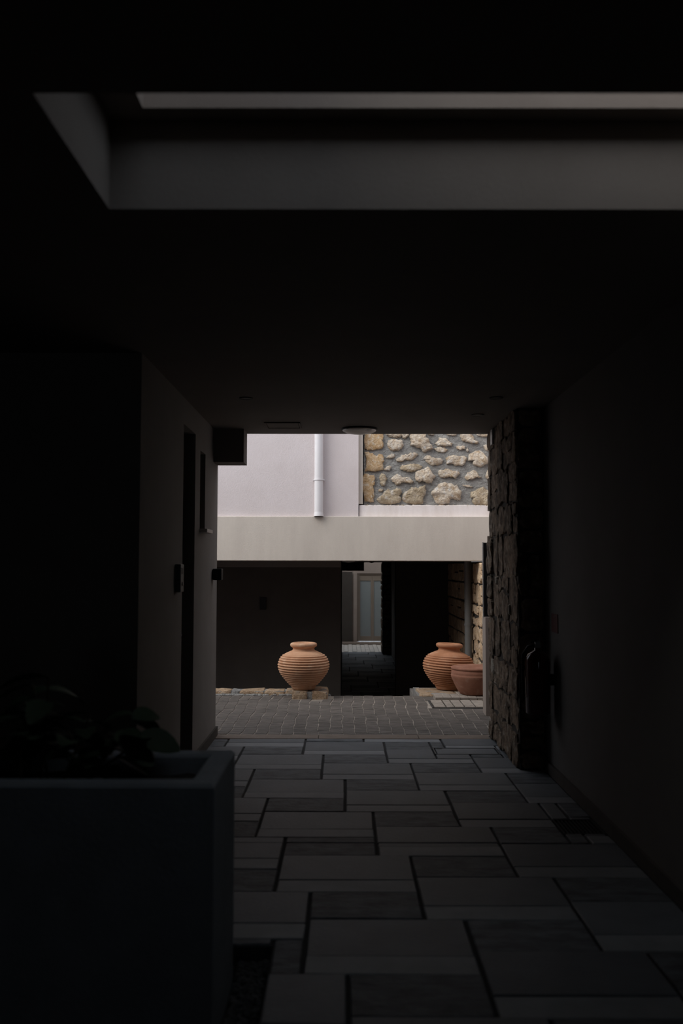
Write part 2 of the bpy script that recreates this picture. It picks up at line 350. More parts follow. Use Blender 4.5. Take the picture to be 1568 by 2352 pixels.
WALL_STONES = [
    [(0.272,3.43),(0.527,3.43),(0.535,3.357),(0.517,3.308),(0.535,3.253),(0.517,3.199),(0.444,3.187),(0.329,3.18),(0.278,3.19),(0.272,3.284)],
    [(0.274,3.15),(0.329,3.157),(0.359,3.129),(0.39,3.138),(0.444,3.098),(0.468,3.12),(0.517,3.12),(0.532,3.089),(0.544,3.028),(0.522,2.986),(0.531,2.901),(0.45,2.892),(0.407,2.883),(0.353,2.892),(0.277,2.889)],
    [(0.273,2.852),(0.323,2.855),(0.347,2.834),(0.401,2.837),(0.419,2.804),(0.413,2.749),(0.416,2.707),(0.395,2.683),(0.41,2.628),(0.413,2.556),(0.403,2.471),(0.358,2.462),(0.277,2.477)],
    [(0.566,3.43),(0.778,3.43),(0.79,3.375),(0.759,3.351),(0.699,3.348),(0.626,3.357),(0.572,3.384)],
    [(0.796,3.424),(0.884,3.418),(0.875,3.369),(0.832,3.336),(0.79,3.342)],
    [(0.596,3.308),(0.675,3.33),(0.771,3.326),(0.802,3.302),(0.814,3.253),(0.789,3.199),(0.741,3.171),(0.662,3.159),(0.62,3.18),(0.59,3.229),(0.584,3.266)],
    [(0.565,3.071),(0.595,3.101),(0.644,3.132),(0.686,3.126),(0.692,3.095),(0.668,3.071),(0.601,3.062)],
    [(0.701,3.047),(0.752,3.077),(0.783,3.113),(0.837,3.126),(0.861,3.113),(0.904,3.144),(0.988,3.135),(1.009,3.113),(0.964,3.071),(0.934,3.047),(0.861,3.037),(0.819,3.047),(0.782,3.016),(0.722,3.019)],
    [(0.758,2.937),(0.788,2.98),(0.837,2.974),(0.903,2.995),(0.97,2.989),(1.036,2.974),(1.066,2.955),(1.042,2.919),(0.999,2.907),(0.957,2.883),(0.891,2.88),(0.818,2.892),(0.77,2.907)],
    [(0.54,2.907),(0.565,2.943),(0.607,2.962),(0.64,2.959),(0.625,2.895),(0.595,2.898)],
    [(0.48,2.822),(0.507,2.865),(0.54,2.852),(0.585,2.792),(0.564,2.737),(0.552,2.689),(0.516,2.686),(0.482,2.719),(0.495,2.749),(0.477,2.786)],
    [(0.63,2.78),(0.679,2.828),(0.715,2.852),(0.758,2.84),(0.782,2.81),(0.836,2.807),(0.896,2.813),(0.92,2.767),(0.944,2.746),(0.902,2.719),(0.842,2.731),(0.775,2.728),(0.757,2.707),(0.703,2.701),(0.673,2.737)],
    [(0.461,2.634),(0.497,2.652),(0.54,2.637),(0.503,2.607),(0.467,2.61)],
    [(0.44,2.507),(0.515,2.562),(0.594,2.655),(0.624,2.625),(0.678,2.64),(0.715,2.664),(0.775,2.64),(0.784,2.598),(0.753,2.556),(0.78,2.519),(0.765,2.471),(0.696,2.444),(0.599,2.438),(0.515,2.447),(0.461,2.471)],
    [(0.783,2.507),(0.811,2.592),(0.871,2.628),(0.914,2.673),(0.992,2.658),(1.047,2.683),(1.107,2.698),(1.109,2.586),(1.082,2.543),(1.069,2.447),(0.991,2.435),(0.889,2.444),(0.828,2.465)],
    [(0.902,3.418),(0.893,3.345),(0.913,3.29),(0.901,3.241),(0.959,3.229),(0.983,3.214),(1.043,3.198),(1.073,3.15),(1.103,3.144),(1.094,3.143),(1.167,3.183),(1.21,3.2),(1.194,3.243),(1.164,3.273),(1.151,3.333),(1.118,3.35),(1.108,3.417)],
    [(1.23,3.267),(1.293,3.356),(1.379,3.343),(1.432,3.3),(1.475,3.273),(1.465,3.233),(1.379,3.23),(1.306,3.237),(1.273,3.233)],
    [(1.216,3.2),(1.273,3.22),(1.365,3.217),(1.421,3.18),(1.358,3.147),(1.272,3.15)],
    [(1.582,3.42),(1.734,3.42),(1.77,3.353),(1.779,3.306),(1.832,3.29),(1.812,3.26),(1.736,3.266),(1.67,3.29),(1.611,3.3),(1.585,3.346)],
    [(1.521,3.22),(1.557,3.24),(1.643,3.236),(1.65,3.186),(1.616,3.193),(1.57,3.173),(1.531,3.2)],
    [(1.656,3.18),(1.676,3.22),(1.696,3.173),(1.676,3.15)],
    [(1.895,3.246),(1.974,3.266),(2.04,3.253),(2.026,3.173),(1.934,3.173),(1.901,3.213)],
    [(1.678,3.04),(1.702,3.127),(1.755,3.153),(1.848,3.183),(1.907,3.127),(1.966,3.073),(1.968,2.994),(1.912,2.98),(1.859,2.947),(1.8,2.96),(1.747,2.987),(1.754,3.027)],
    [(1.077,3.06),(1.107,3.097),(1.166,3.104),(1.193,3.077),(1.265,3.067),(1.325,3.06),(1.348,3.04),(1.331,2.994),(1.265,2.967),(1.185,2.967),(1.126,3.007),(1.1,3.04)],
    [(1.378,3.074),(1.437,3.1),(1.536,3.103),(1.583,3.097),(1.636,3.103),(1.675,3.067),(1.648,3),(1.605,2.957),(1.555,2.97),(1.509,2.964),(1.456,2.994),(1.397,2.98),(1.394,3.027)],
    [(0.969,2.877),(1.023,2.895),(1.06,2.916),(1.108,2.925),(1.086,2.927),(1.136,2.954),(1.172,2.914),(1.204,2.854),(1.25,2.821),(1.211,2.782),(1.191,2.728),(1.115,2.725),(1.065,2.755),(1.006,2.735),(1.065,2.758),(1.014,2.737),(0.975,2.767)],
    [(1.277,2.848),(1.287,2.901),(1.357,2.907),(1.383,2.927),(1.429,2.921),(1.469,2.897),(1.548,2.894),(1.578,2.854),(1.534,2.815),(1.514,2.781),(1.468,2.808),(1.415,2.808),(1.356,2.791),(1.303,2.811)],
    [(1.637,2.801),(1.673,2.874),(1.713,2.881),(1.753,2.907),(1.792,2.894),(1.825,2.834),(1.877,2.801),(1.838,2.798),(1.798,2.808),(1.752,2.778),(1.706,2.781),(1.673,2.765)],
    [(1.92,2.814),(1.931,2.868),(1.958,2.914),(2.024,2.907),(2.063,2.834),(2.035,2.761),(1.937,2.781)],
    [(1.18,2.603),(1.23,2.656),(1.283,2.715),(1.349,2.738),(1.415,2.725),(1.461,2.725),(1.5,2.692),(1.534,2.712),(1.553,2.656),(1.589,2.609),(1.578,2.543),(1.575,2.487),(1.519,2.5),(1.479,2.517),(1.433,2.497),(1.426,2.451),(1.347,2.431),(1.275,2.441),(1.222,2.503),(1.209,2.55),(1.186,2.57)],
    [(1.606,2.702),(1.652,2.702),(1.705,2.695),(1.754,2.679),(1.725,2.665),(1.665,2.672)],
    [(1.721,2.609),(1.764,2.622),(1.823,2.655),(1.89,2.679),(1.929,2.642),(1.978,2.629),(2.047,2.602),(2.052,2.457),(1.914,2.424),(1.828,2.431),(1.762,2.441),(1.736,2.484),(1.75,2.517),(1.717,2.543)],
    [(1.122,3.427),(1.228,3.426),(1.221,3.383),(1.148,3.386)],
    [(1.34,3.433),(1.539,3.433),(1.525,3.38),(1.406,3.383)],
    [(1.81,3.426),(2.002,3.439),(1.995,3.366),(1.81,3.38)],
]

# ------------------------------------------------------------------ near passage: floor, walls, ceiling
FLOOR_END = 8.585
PLANT_BED = (-2.4, -0.30, 2.2, 3.97)
MANHOLE = (0.775, 1.345, 7.895, 8.165)
DRAIN = (1.318, 1.575, 5.59, 5.91)

mb = MB()
for q in rect_minus(rect_minus(rect_minus([(-2.7, 1.9, -2.5, FLOOR_END)], PLANT_BED), MANHOLE), DRAIN):
    mb.box(q[0], q[1], q[2], q[3], -0.30, -0.010)
mb.box(PLANT_BED[0], PLANT_BED[1], PLANT_BED[2], PLANT_BED[3], -0.30, -0.09)
mb.box(MANHOLE[0], MANHOLE[1], MANHOLE[2], MANHOLE[3], -0.30, -0.05)
mb.box(DRAIN[0], DRAIN[1], DRAIN[2], DRAIN[3], -0.30, -0.12)
floor = struct('floor', mb, M['bed'], 'dark grey slate slab floor of the passage')
slab_floor(floor, (-1.21, 1.585, 5.4, FLOOR_END), [MANHOLE, DRAIN], 0.0, 3, -0.17, 7.88)
slab_floor(floor, (-2.4, 1.585, 1.6, 5.4), [PLANT_BED, DRAIN], 0.0, 4, -0.17, 7.88)

# brown threshold stones at the end of the passage
th = struct('trim_1', MB().box(-1.21, 1.40, FLOOR_END, 8.79, -0.30, -0.012), M['bed'], 'brown threshold strip between slate floor and paved court')
rng = random.Random(8)
for x0, x1 in ((-1.21, -0.235), (-0.235, 0.70), (0.70, 1.37)):
    obj('stone', MB().bevel_box(x0+0.002, x1-0.002, FLOOR_END+0.003, 8.79, -0.04, 0.002, 0.004, 0.001, rng), M['threshold'], th, origin='c')

# left wall: from the niche corner at y = 5.4 to the court, with a door and a slit window
WX = -1.21
D1 = (6.85, 7.40, 0.0, 2.67)
W1 = (7.65, 7.935, 1.89, 2.57)
mb = MB()
mb.box(-2.4, WX, 5.40, 5.62, -0.3, 2.87)                       # return face beside the planter
mb.box(WX-0.32, WX, 5.62, D1[0], -0.3, 2.87)
mb.box(WX-0.32, WX, D1[0], D1[1], D1[3], 2.87)
mb.box(WX-0.32, WX, D1[1], W1[0], -0.3, 2.87)
mb.box(WX-0.32, WX, W1[0], W1[1], -0.3, W1[2]); mb.box(WX-0.32, WX, W1[0], W1[1], W1[3], 2.87)
mb.box(WX-0.32, WX, W1[1], 8.72, -0.3, 2.87)
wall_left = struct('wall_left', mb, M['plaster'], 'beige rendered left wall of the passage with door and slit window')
struct('trim_2', MB().box(WX-0.32, WX-0.005, 8.72, 8.75, 0, 3.195), M['plaster_brown_shade'], 'dark edge strip where the left wall meets the court')
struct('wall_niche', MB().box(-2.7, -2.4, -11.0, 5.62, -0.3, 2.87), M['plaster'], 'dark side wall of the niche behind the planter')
struct('wall_right', MB().box(1.6, 1.9, -11.0, 7.30, -0.3, 2.87), M['plaster_right_shade'], 'right wall of the passage, its render darkened for shade')
struct('wall_back', MB().box(-2.7, -0.1, -11.3, -11.0, -0.3, 2.87).box(0.9, 1.9, -11.3, -11.0, -0.3, 2.87).box(-0.1, 0.9, -11.3, -11.0, 2.2, 2.87), M['plaster'], 'unseen wall behind the viewer with an added opening for fill light')  # opening added behind the viewer to let in faint bluish fill
struct('floor_behind', MB().box(-2.7, 1.9, -11.0, -2.5, -0.3, -0.002), M['slab_mid'], 'passage floor behind the viewer')

bl = struct('baseboard_left', MB().box(WX-0.002, WX+0.004, 7.42, 8.72, 0, 0.075), M['bed'], 'low stone skirting along the left wall')
rng = random.Random(12)
for y0, y1 in ((7.42, 7.86), (7.86, 8.32), (8.32, 8.76)):
    obj('skirting_stone', MB().box(WX-0.001, WX+0.018, y0+0.002, y1-0.002, 0, 0.085), M['plaster_brown_shade'], bl, origin='c')
bl2 = struct('baseboard_left.001', MB().box(WX-0.001, WX+0.018, 5.42, 6.83, 0, 0.085), M['plaster_brown_shade'], 'low stone skirting on the left wall behind the planter')
br = struct('baseboard_right', MB().box(1.592, 1.601, -2.2, 7.27, 0, 0.078), M['bed'], 'low stone skirting along the right wall')
y = 7.27
while y > 1.0:
    obj('skirting_stone', MB().box(1.580, 1.601, y-0.596, y-0.002, 0, 0.085), M['plaster_brown_shade'], br, origin='c'); y -= 0.6

# door 1
d1 = thing('door_1', 'tall dark wooden door in the left wall behind the planter', 'door', (WX-0.16, 7.125, 0)); d1['kind'] = 'structure'
obj('door_leaf', MB().box(-0.03, 0.03, -0.235, 0.235, 0.01, 2.63), M['wood_dark'], d1)
obj('door_frame', MB().box(-0.05, 0.05, -0.275, -0.235, 0, 2.67).box(-0.05, 0.05, 0.235, 0.275, 0, 2.67).box(-0.05, 0.05, -0.235, 0.235, 2.63, 2.67), M['wood_dark'], d1)
obj('door_panel', MB().all_bevel(0.025, 0.042, -0.16, 0.16, 0.25, 1.10, 0.008), M['wood_dark'], d1)
obj('door_panel', MB().all_bevel(0.025, 0.042, -0.16, 0.16, 1.25, 2.45, 0.008), M['wood_dark'], d1)
obj('door_handle', MB().tube([(0.03, 0.19, 1.05), (0.075, 0.19, 1.05), (0.08, 0.10, 1.05)], 0.009), M['edge_metal'], d1)
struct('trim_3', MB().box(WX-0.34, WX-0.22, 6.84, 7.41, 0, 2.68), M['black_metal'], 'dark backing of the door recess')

# window 1
w1 = thing('window_1', 'narrow dark slit window in the left wall near the court', 'window', (WX-0.14, (W1[0]+W1[1])/2, W1[2])); w1['kind'] = 'structure'
hw = (W1[1]-W1[0])/2; hh = W1[3]-W1[2]
obj('window_frame', MB().box(-0.03, 0.03, -hw, -hw+0.03, 0, hh).box(-0.03, 0.03, hw-0.03, hw, 0, hh).box(-0.03, 0.03, -hw+0.03, hw-0.03, 0, 0.03).box(-0.03, 0.03, -hw+0.03, hw-0.03, hh-0.03, hh), M['black_metal'], w1)
obj('pane', MB().box(-0.006, 0.006, -hw+0.03, hw-0.03, 0.03, hh-0.03), M['glass_dark'], w1)
obj('window_sill', MB().all_bevel(0.02, 0.205, -hw-0.01, hw+0.03, -0.012, 0.02, 0.004), M['white_marble'], w1, label='pale marble sill jutting from the slit window')
struct('trim_4', MB().box(WX-0.34, WX-0.26, W1[0]-0.01, W1[1]+0.01, W1[2]-0.01, W1[3]+0.01), M['black_metal'], 'black sheet standing for the unlit room behind the slit window')  # black colour stands in for the unlit room

# ceiling slab with the rooflight opening
SK = (-0.84, 1.75, 2.39, 3.19)
mb = MB()
mb.box(-2.7, 1.9, -11.0, SK[2], 2.87, 3.195); mb.box(-2.7, SK[0], SK[2], SK[3], 2.87, 3.195)
mb.box(SK[1], 1.9, SK[2], SK[3], 2.87, 3.195); mb.box(-2.7, 1.9, SK[3], 8.75, 2.87, 3.195)
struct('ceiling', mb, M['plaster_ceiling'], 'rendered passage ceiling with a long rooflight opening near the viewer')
LIP = (-0.705, 1.70, 2.30, 3.10)
mb = MB()
mb.box(-2.7, 1.9, -11.0, LIP[2], 3.195, 3.52); mb.box(-2.7, LIP[0], LIP[2], LIP[3], 3.195, 3.52)
mb.box(LIP[1], 1.9, LIP[2], LIP[3], 3.195, 3.52); mb.box(-2.7, 1.9, LIP[3], 8.75, 3.195, 3.52)
struct('ceiling_upper', mb, M['plaster_pier'], 'upper slab whose lip overhangs the rooflight opening')
mb = MB()
mb.box(-1.0, 3.2, LIP[3], LIP[3]+0.25, 3.52, 6.2); mb.box(-1.0, LIP[0]-0.02, 2.0, LIP[3], 3.52, 6.2); mb.box(-1.0, 3.2, LIP[2]-0.25, LIP[2], 3.52, 3.80)
struct('rooflight_screen', mb, M['plaster'], 'added unseen walls that shape the light into the rooflight, open on the right')  # unseen walls, added to steer sky light into the rooflight from the right
struct('rooflight_blocker', MB().box(-2.7, 1.75, 1.95, 3.35, 6.2, 6.35), M['plaster_ceiling'], 'added unseen canopy that shades the rooflight')  # added out of view to keep zenith light off the floor below
struct('ceiling_box', MB().box(WX, -0.932, 8.43, 8.72, 2.56, 2.87), M['plaster_ceiling'], 'boxed-in bulkhead hanging in the left corner of the ceiling at the court end')

# stone pier at the right of the passage mouth
rng = random.Random(21)
PX, PY0, PY1 = 1.388, 7.30, 8.72
pier = struct('wall_pier', MB().box(PX, 1.9, PY0, PY1, -0.3, 2.87), M['mortar_dark'], 'rough rubble stone pier at the right of the passage mouth')
for q in rubble(PY1-PY0, 2.87, rng, rows=(0.24, 0.46), cols=(0.20, 0.50), gap=0.0045):
    zc = sum(p[1] for p in q)/len(q); yc = PY0+sum(p[0] for p in q)/len(q)
    dep = rng.uniform(0.006, 0.024)
    if yc > 8.35 and 1.02 < zc < 1.86: dep = rng.uniform(0.026, 0.040)
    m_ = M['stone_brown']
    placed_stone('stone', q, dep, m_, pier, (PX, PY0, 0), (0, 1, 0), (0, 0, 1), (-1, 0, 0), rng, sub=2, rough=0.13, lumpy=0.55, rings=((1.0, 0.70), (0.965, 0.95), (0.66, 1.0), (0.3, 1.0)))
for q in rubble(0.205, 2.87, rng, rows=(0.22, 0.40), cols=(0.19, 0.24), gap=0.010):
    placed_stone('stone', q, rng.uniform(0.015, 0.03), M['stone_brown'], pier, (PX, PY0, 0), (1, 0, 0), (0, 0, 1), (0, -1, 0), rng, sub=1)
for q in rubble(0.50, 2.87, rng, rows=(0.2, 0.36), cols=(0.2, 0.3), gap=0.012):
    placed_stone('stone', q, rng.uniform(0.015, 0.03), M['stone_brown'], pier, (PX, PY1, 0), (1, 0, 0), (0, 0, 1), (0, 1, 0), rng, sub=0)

for yc, zc, wy, hz in ((8.52, 0.68, 0.14, 0.14), (8.22, 1.47, 0.07, 0.07), (7.62, 1.24, 0.06, 0.09)):
    q = [(yc-wy/2, zc-hz/2+0.01), (yc+wy*0.2, zc-hz/2), (yc+wy/2, zc-hz*0.2), (yc+wy*0.4, zc+hz/2), (yc-wy*0.3, zc+hz*0.45), (yc-wy/2, zc+hz*0.1)]
    placed_stone('stone', q, 0.028, M['stone_pale'], pier, (PX, 0, 0), (0, 1, 0), (0, 0, 1), (-1, 0, 0), rng, sub=1, rough=0.08)
# front block of the near building, turned to the court (never faces the viewer)
struct('wall_front', MB().box(-4.5, 2.4, 8.45, 8.75, 3.52, 4.75).box(-4.5, WX-0.32, 8.45, 8.75, -0.3, 3.52).box(1.9, 2.4, 8.45, 8.75, -0.3, 3.52), M['plaster_pink'], 'court face of the near building above the passage mouth')

# ------------------------------------------------------------------ court: ground, pavers, kerb
CB = 11.41
court = struct('pavement_court', MB().box(-4.5, 2.4, 8.79, CB-0.02, -0.5, -0.0042).box(1.0, 2.4, CB-0.02, 12.2, -0.5, -0.0042), M['paver_bed'], 'court floor of worn grey pavers in long rows')
rng = random.Random(5)
COVER = (1.02, 1.645, 10.43, 10.95)
BLOCK_L = (-0.62, -0.195, 11.12, 11.62)
PW, PL = 0.1215, 0.238
def wave(k, y): return 0.009*math.sin(y*4.6+k*0.23)+0.010*math.sin(y*2.3+k*0.17)+0.005*math.sin(y*11+k*0.4)
def ridged(b, x0, x1, y0, y1, zt, rng):
    n = 8; o = len(b.v); g = 0.0042; c = 0.003
    hs = [zt+(rng.uniform(-0.0028, 0.0042) if i not in (0, n) else 0.0) for i in range(n+1)]
    for i in range(n+1):
        y = y0+(y1-y0)*i/n; e0, e1 = rng.uniform(-0.0012, 0.0012), rng.uniform(-0.0012, 0.0012)
        b.v += [(x0+g+e0, y, -0.05), (x0+g+e0, y, hs[i]-c), (x0+g+c+e0, y, hs[i]), (x1-g-c+e1, y, hs[i]+rng.uniform(-0.001, 0.001)), (x1-g+e1, y, hs[i]-c), (x1-g+e1, y, -0.05)]
    for i in range(n):
        a = o+6*i
        for k in range(5): b.f.append((a+k+1, a+k, a+k+6, a+k+7))
    b.f.append(tuple(o+k for k in range(6))); b.f.append(tuple(o+6*n+k for k in reversed(range(6))))
    return b
rest = MB()
variants = []
for k in range(8):
    variants.append(mesh_of('paver', ridged(MB(), -PW/2, PW/2, -PL/2, PL/2, 0.0, rng), M['paver']))
col0 = -14
for k in range(col0-24, 27):
    xk = k*PW+0.045
    off = rng.uniform(0, PL)
    yy = 8.795-off
    while yy < CB-0.02:
        y0, y1 = max(yy, 8.795), min(yy+PL, CB-0.012+rng.uniform(-0.012, 0.006)); yy += PL
        if y1-y0 < 0.03: continue
        yc = (y0+y1)/2; xc = xk+wave(k, yc)
        if xc > 2.35: continue
        if COVER[0]-0.05 < xc < COVER[1]+0.05 and COVER[2]-0.02 < y1 and y0 < COVER[3]:
            if yc > COVER[2]-0.02: continue
            y1 = min(y1, COVER[2]-0.022); yc = (y0+y1)/2
            if y1-y0 < 0.03: continue
        if BLOCK_L[0] < xc < BLOCK_L[1]+0.03 and yc > BLOCK_L[2]-0.08: continue
        rz = (wave(k, yc-0.1)-wave(k, yc+0.1))/0.2
        dz = rng.uniform(-0.0012, 0.0012)
        if -1.62 < xc < 1.66:
            o = bpy.data.objects.new('paver', variants[rng.randrange(8)]); C.objects.link(o)
            o.parent = court; o.location = (xc, yc, dz); o.scale = (1, (y1-y0+0.003)/PL, 1)
            o.rotation_euler = (rng.uniform(-0.004, 0.004), rng.uniform(-0.006, 0.006), rz)
        else:
            ridged(rest, xc-PW/2, xc+PW/2, y0, y1, dz, rng)
for k in range(8):      # slightly raised strip of tan pavers beyond the cover, under the bowl
    for j in range(3 if k > 2 else 2):
        x = 1.09+k*0.10; y = 11.00+j*0.158
        obj('paver', MB().bevel_box(x+0.002, x+0.098, y+0.002, y+0.156, -0.05, 0.043+rng.uniform(-0.002, 0.002), 0.006, 0.002, rng), M['paver_tan'], court, origin='c')
o = obj('paver_field', rest, M['paver'], court); o['kind'] = 'stuff'

# paver-filled cover with its dark steel frame
cov = thing('manhole_cover', 'shallow steel tray cover filled with tan pavers before the round bowl', 'cover', (COVER[0], COVER[2], 0.005))
cw, cl = COVER[1]-COVER[0], COVER[3]-COVER[2]
obj('tray_frame', MB().box(-0.012, cw+0.012, -0.010, -0.002, -0.04, 0.000).box(-0.012, cw+0.012, cl+0.002, cl+0.010, -0.04, 0.000).box(-0.020, -0.012, -0.010, cl+0.010, -0.04, 0.008).box(cw+0.012, cw+0.020, -0.010, cl+0.010, -0.04, 0.006), M['dark_metal'], cov)
obj('tray_bed', MB().box(-0.012, cw+0.012, -0.002, cl+0.002, -0.04, 0.002), M['mortar_dark'], cov)
xs = [0.0, 0.14, 0.235, 0.35, 0.475, cw]
for i in range(5):
    for y0, y1 in (((0.01, 0.105), (0.115, cl-0.005)) if i % 2 else ((0.01, 0.30), (0.31, cl-0.005))):
        obj('paver', MB().bevel_box(xs[i]+0.006, xs[i+1]-0.006, y0, y1, -0.02, 0.012+rng.uniform(-0.002, 0.002), 0.005, 0.003, rng), M['paver_tan'], cov, origin='c')

# kerb of rough stones on the left, block in front of it
rng = random.Random(31)
kerb = struct('kerb', MB().box(-4.5, -0.30, 11.49, 11.72, -0.5, 0.040), M['mortar'], 'low kerb of rough cream stones edging the court on the left')
x = -0.30; sizes = [0.22, 0.21, 0.26, 0.31, 0.10, 0.27, 0.15, 0.32, 0.14, 0.28, 0.2, 0.33, 0.25, 0.3, 0.22, 0.3]
for i, sz in enumerate(sizes):
    x0 = x-sz; y0 = 11.47+rng.uniform(-0.012, 0.012)
    poly = [(x0+0.003, 11.73), (x0+0.002, y0+0.02), (x0+0.018, y0), (x0+sz*0.5, y0-0.008), (x-0.018, y0), (x-0.002, y0+0.02), (x-0.003, 11.73)]
    m_ = M['mortar'] if sz in (0.10, 0.15) else M['kerb']
    placed_stone('stone', poly, 0.050+rng.uniform(-0.004, 0.007), m_, kerb, (0, 0, 0), (1, 0, 0), (0, 1, 0), (0, 0, 1), rng, sub=1, rough=0.05,
                 rings=((1.0, 0.55), (0.90, 0.97), (0.5, 1.0)), sink=0.05)
    x = x0
blk = thing('stone_step', 'squat block of rough cream stones set in mortar under the left clay jar', 'stone block', (-0.41, 11.36, 0))
obj('mortar_core', MB().bevel_box(-0.205, 0.205, -0.228, 0.27, -0.04, 0.080, 0.012, 0.003, rng), M['mortar'], blk)
def lump(x0, x1, y0, y1, z1, m_, seed):
    r_ = random.Random(seed)
    poly = [(x0+0.02, y0), ((x0+x1)/2, y0-0.006), (x1-0.02, y0), (x1, y0+0.03), (x1, y1-0.03), (x1-0.02, y1), ((x0+x1)/2, y1+0.004), (x0+0.02, y1), (x0, y1-0.03), (x0, y0+0.03)]
    b = MB().stone(poly, z1, r_, sink=0.03, sub=1, rough=0.05, lumpy=0.15, rings=((1.0, 0.60), (0.90, 0.96), (0.5, 1.0)))
    return b
for (x0, x1, y0, y1, s_) in ((-0.215, -0.02, -0.242, 0.01, 1), (0.02, 0.215, -0.242, 0.01, 2), (-0.21, 0.0, 0.015, 0.27, 3), (0.005, 0.215, 0.015, 0.275, 4)):
    obj('stone', lump(x0, x1, y0, y1, 0.088, M['kerb'], s_), M['kerb'], blk, origin='c')
smear = MB()
for i in range(60):     # grey mortar smeared along the foot of the kerb
    x = -4.4+i*0.0713+rng.uniform(-0.02, 0.02); hw_ = rng.uniform(0.03, 0.06)
    smear.stone([(x-hw_, 11.47+rng.uniform(-0.05, -0.01)), (x, 11.44+rng.uniform(-0.02, 0.02)), (x+hw_, 11.47+rng.uniform(-0.05, -0.01)), (x+hw_, 11.53), (x-hw_, 11.53)], 0.014, rng, sub=1, sink=0.02, rings=((1.0, 0.15), (0.75, 0.8)))
o = obj('mortar_smear', smear, M['mortar'], kerb); o['kind'] = 'stuff'
blk2 = thing('stone_slab', 'flat rough limestone block under the right clay jar', 'stone block', (1.22, 11.62, 0))
obj('stone', lump(-0.29, 0.17, -0.27, 0.40, 0.020, M['kerb'], 7), M['kerb'], blk2)
obj('stone', lump(0.18, 0.34, 0.0, 0.38, 0.018, M['kerb'], 9), M['stone_grey'], blk2)
obj('mortar_patch', lump(-0.14, 0.05, -0.23, -0.12, 0.026, M['kerb'], 11), M['mortar'], blk2)

# ------------------------------------------------------------------ clay jars and bowl
def jar(name, label, loc, k, mt, tilt=(0, 0, 0)):
    u = 0.000545*k
    t = thing(name, label, 'clay jar', loc, 'ribbed clay jars on the court edge'); t.rotation_euler = tilt
    base = [(250, 0), (256, 22), (285, 62), (302, 92)]
    ctrl = [(302, 92), (338, 130), (376, 172), (418, 222), (456, 266), (490, 312), (520, 360), (546, 410), (564, 464), (572, 516), (570, 556), (558, 612), (530, 680), (490, 728), (445, 766)]
    L = [0.0]
    for a, b in zip(ctrl, ctrl[1:]): L.append(L[-1]+math.hypot(b[0]-a[0], b[1]-a[1]))
    def at(s):
        for i in range(len(ctrl)-1):
            if s <= L[i+1] or i == len(ctrl)-2:
                f = (s-L[i])/(L[i+1]-L[i]); a, b = ctrl[i], ctrl[i+1]
                dx, dy = b[0]-a[0], b[1]-a[1]; d = math.hypot(dx, dy)
                return a[0]+dx*f, a[1]+dy*f, dy/d, -dx/d
    body = list(base[:-1]); NR = 14
    for r in range(NR):
        for f, h in ((0.0, -14), (0.12, -13), (0.22, 2), (0.34, 14), (0.52, 16), (0.72, 9), (0.88, -6)):
            x_, z_, nx, nz = at(L[-1]*(r+f)/NR)
            body.append((x_+nx*h, z_+nz*h))
    body += [(440, 774), (400, 798), (335, 828), (278, 850)]
    obj('body', MB().lathe([(r*u, z*u) for r, z in body], 72, close=True), mt, t, smooth=True)
    neck = [(282, 846), (256, 862), (243, 884), (242, 905), (250, 922), (272, 938)]
    obj('neck', MB().lathe([(r*u, z*u) for r, z in neck], 56, close=False), mt, t, smooth=True)
    rim = [(262, 930), (285, 942), (299, 962), (304, 986), (298, 1008), (282, 1024), (262, 1032), (235, 1034), (212, 1026), (200, 1008), (197, 980), (202, 920), (215, 880), (190, 872)]
    obj('rim', MB().lathe([(r*u, z*u) for r, z in rim], 64, close=False), mt, t, smooth=True)
    inside = [(196, 985), (203, 920), (260, 850), (430, 740), (520, 600), (500, 380), (240, 60)]
    obj('inside', MB().lathe([(r*u, z*u) for r, z in inside], 40, close=False), mt, t, smooth=True)
    return t
jar('clay_jar', 'round ribbed terracotta jar on rough stone block before the dark wall', (-0.495, 11.33, 0.095), 1.0, M['terracotta_pale'], (0, 0.0, 0))
jar('clay_jar', 'deeper orange ribbed terracotta jar partly hidden by the plain bowl', (1.33, 11.86, 0.024), 1.04, M['terracotta'], (0, 0.055, 0.3))

bw = thing('clay_bowl', 'wide plain reddish clay bowl with chalky streaks standing on pavers', 'clay bowl', (1.60, 11.27, 0.046))
prof = [(0.165, 0.0), (0.178, 0.004), (0.208, 0.040), (0.242, 0.102), (0.268, 0.160), (0.284, 0.195), (0.2905, 0.214), (0.2925, 0.226), (0.2915, 0.236)]
for z in (0.240, 0.2445, 0.249, 0.2535, 0.258): prof.append((0.2895 if int(z*1000/4.5) % 2 else 0.2875, z))
prof += [(0.286, 0.272), (0.2845, 0.290), (0.2805, 0.296), (0.2815, 0.300), (0.289, 0.304), (0.2910, 0.314), (0.2895, 0.325), (0.284, 0.330), (0.276, 0.330)]
obj('body', MB().lathe(prof, 72), M['terracotta_red'], bw, smooth=True)
bw_in = [(0.276, 0.330), (0.262, 0.325), (0.258, 0.30), (0.255, 0.22), (0.16, 0.03), (0.02, 0.02)]
bw.children[0].data.polygons[len(bw.children[0].data.polygons)-1].use_smooth = False
obj('inside', MB().lathe(bw_in, 60, close=False), M['terracotta_red'], bw, smooth=True)

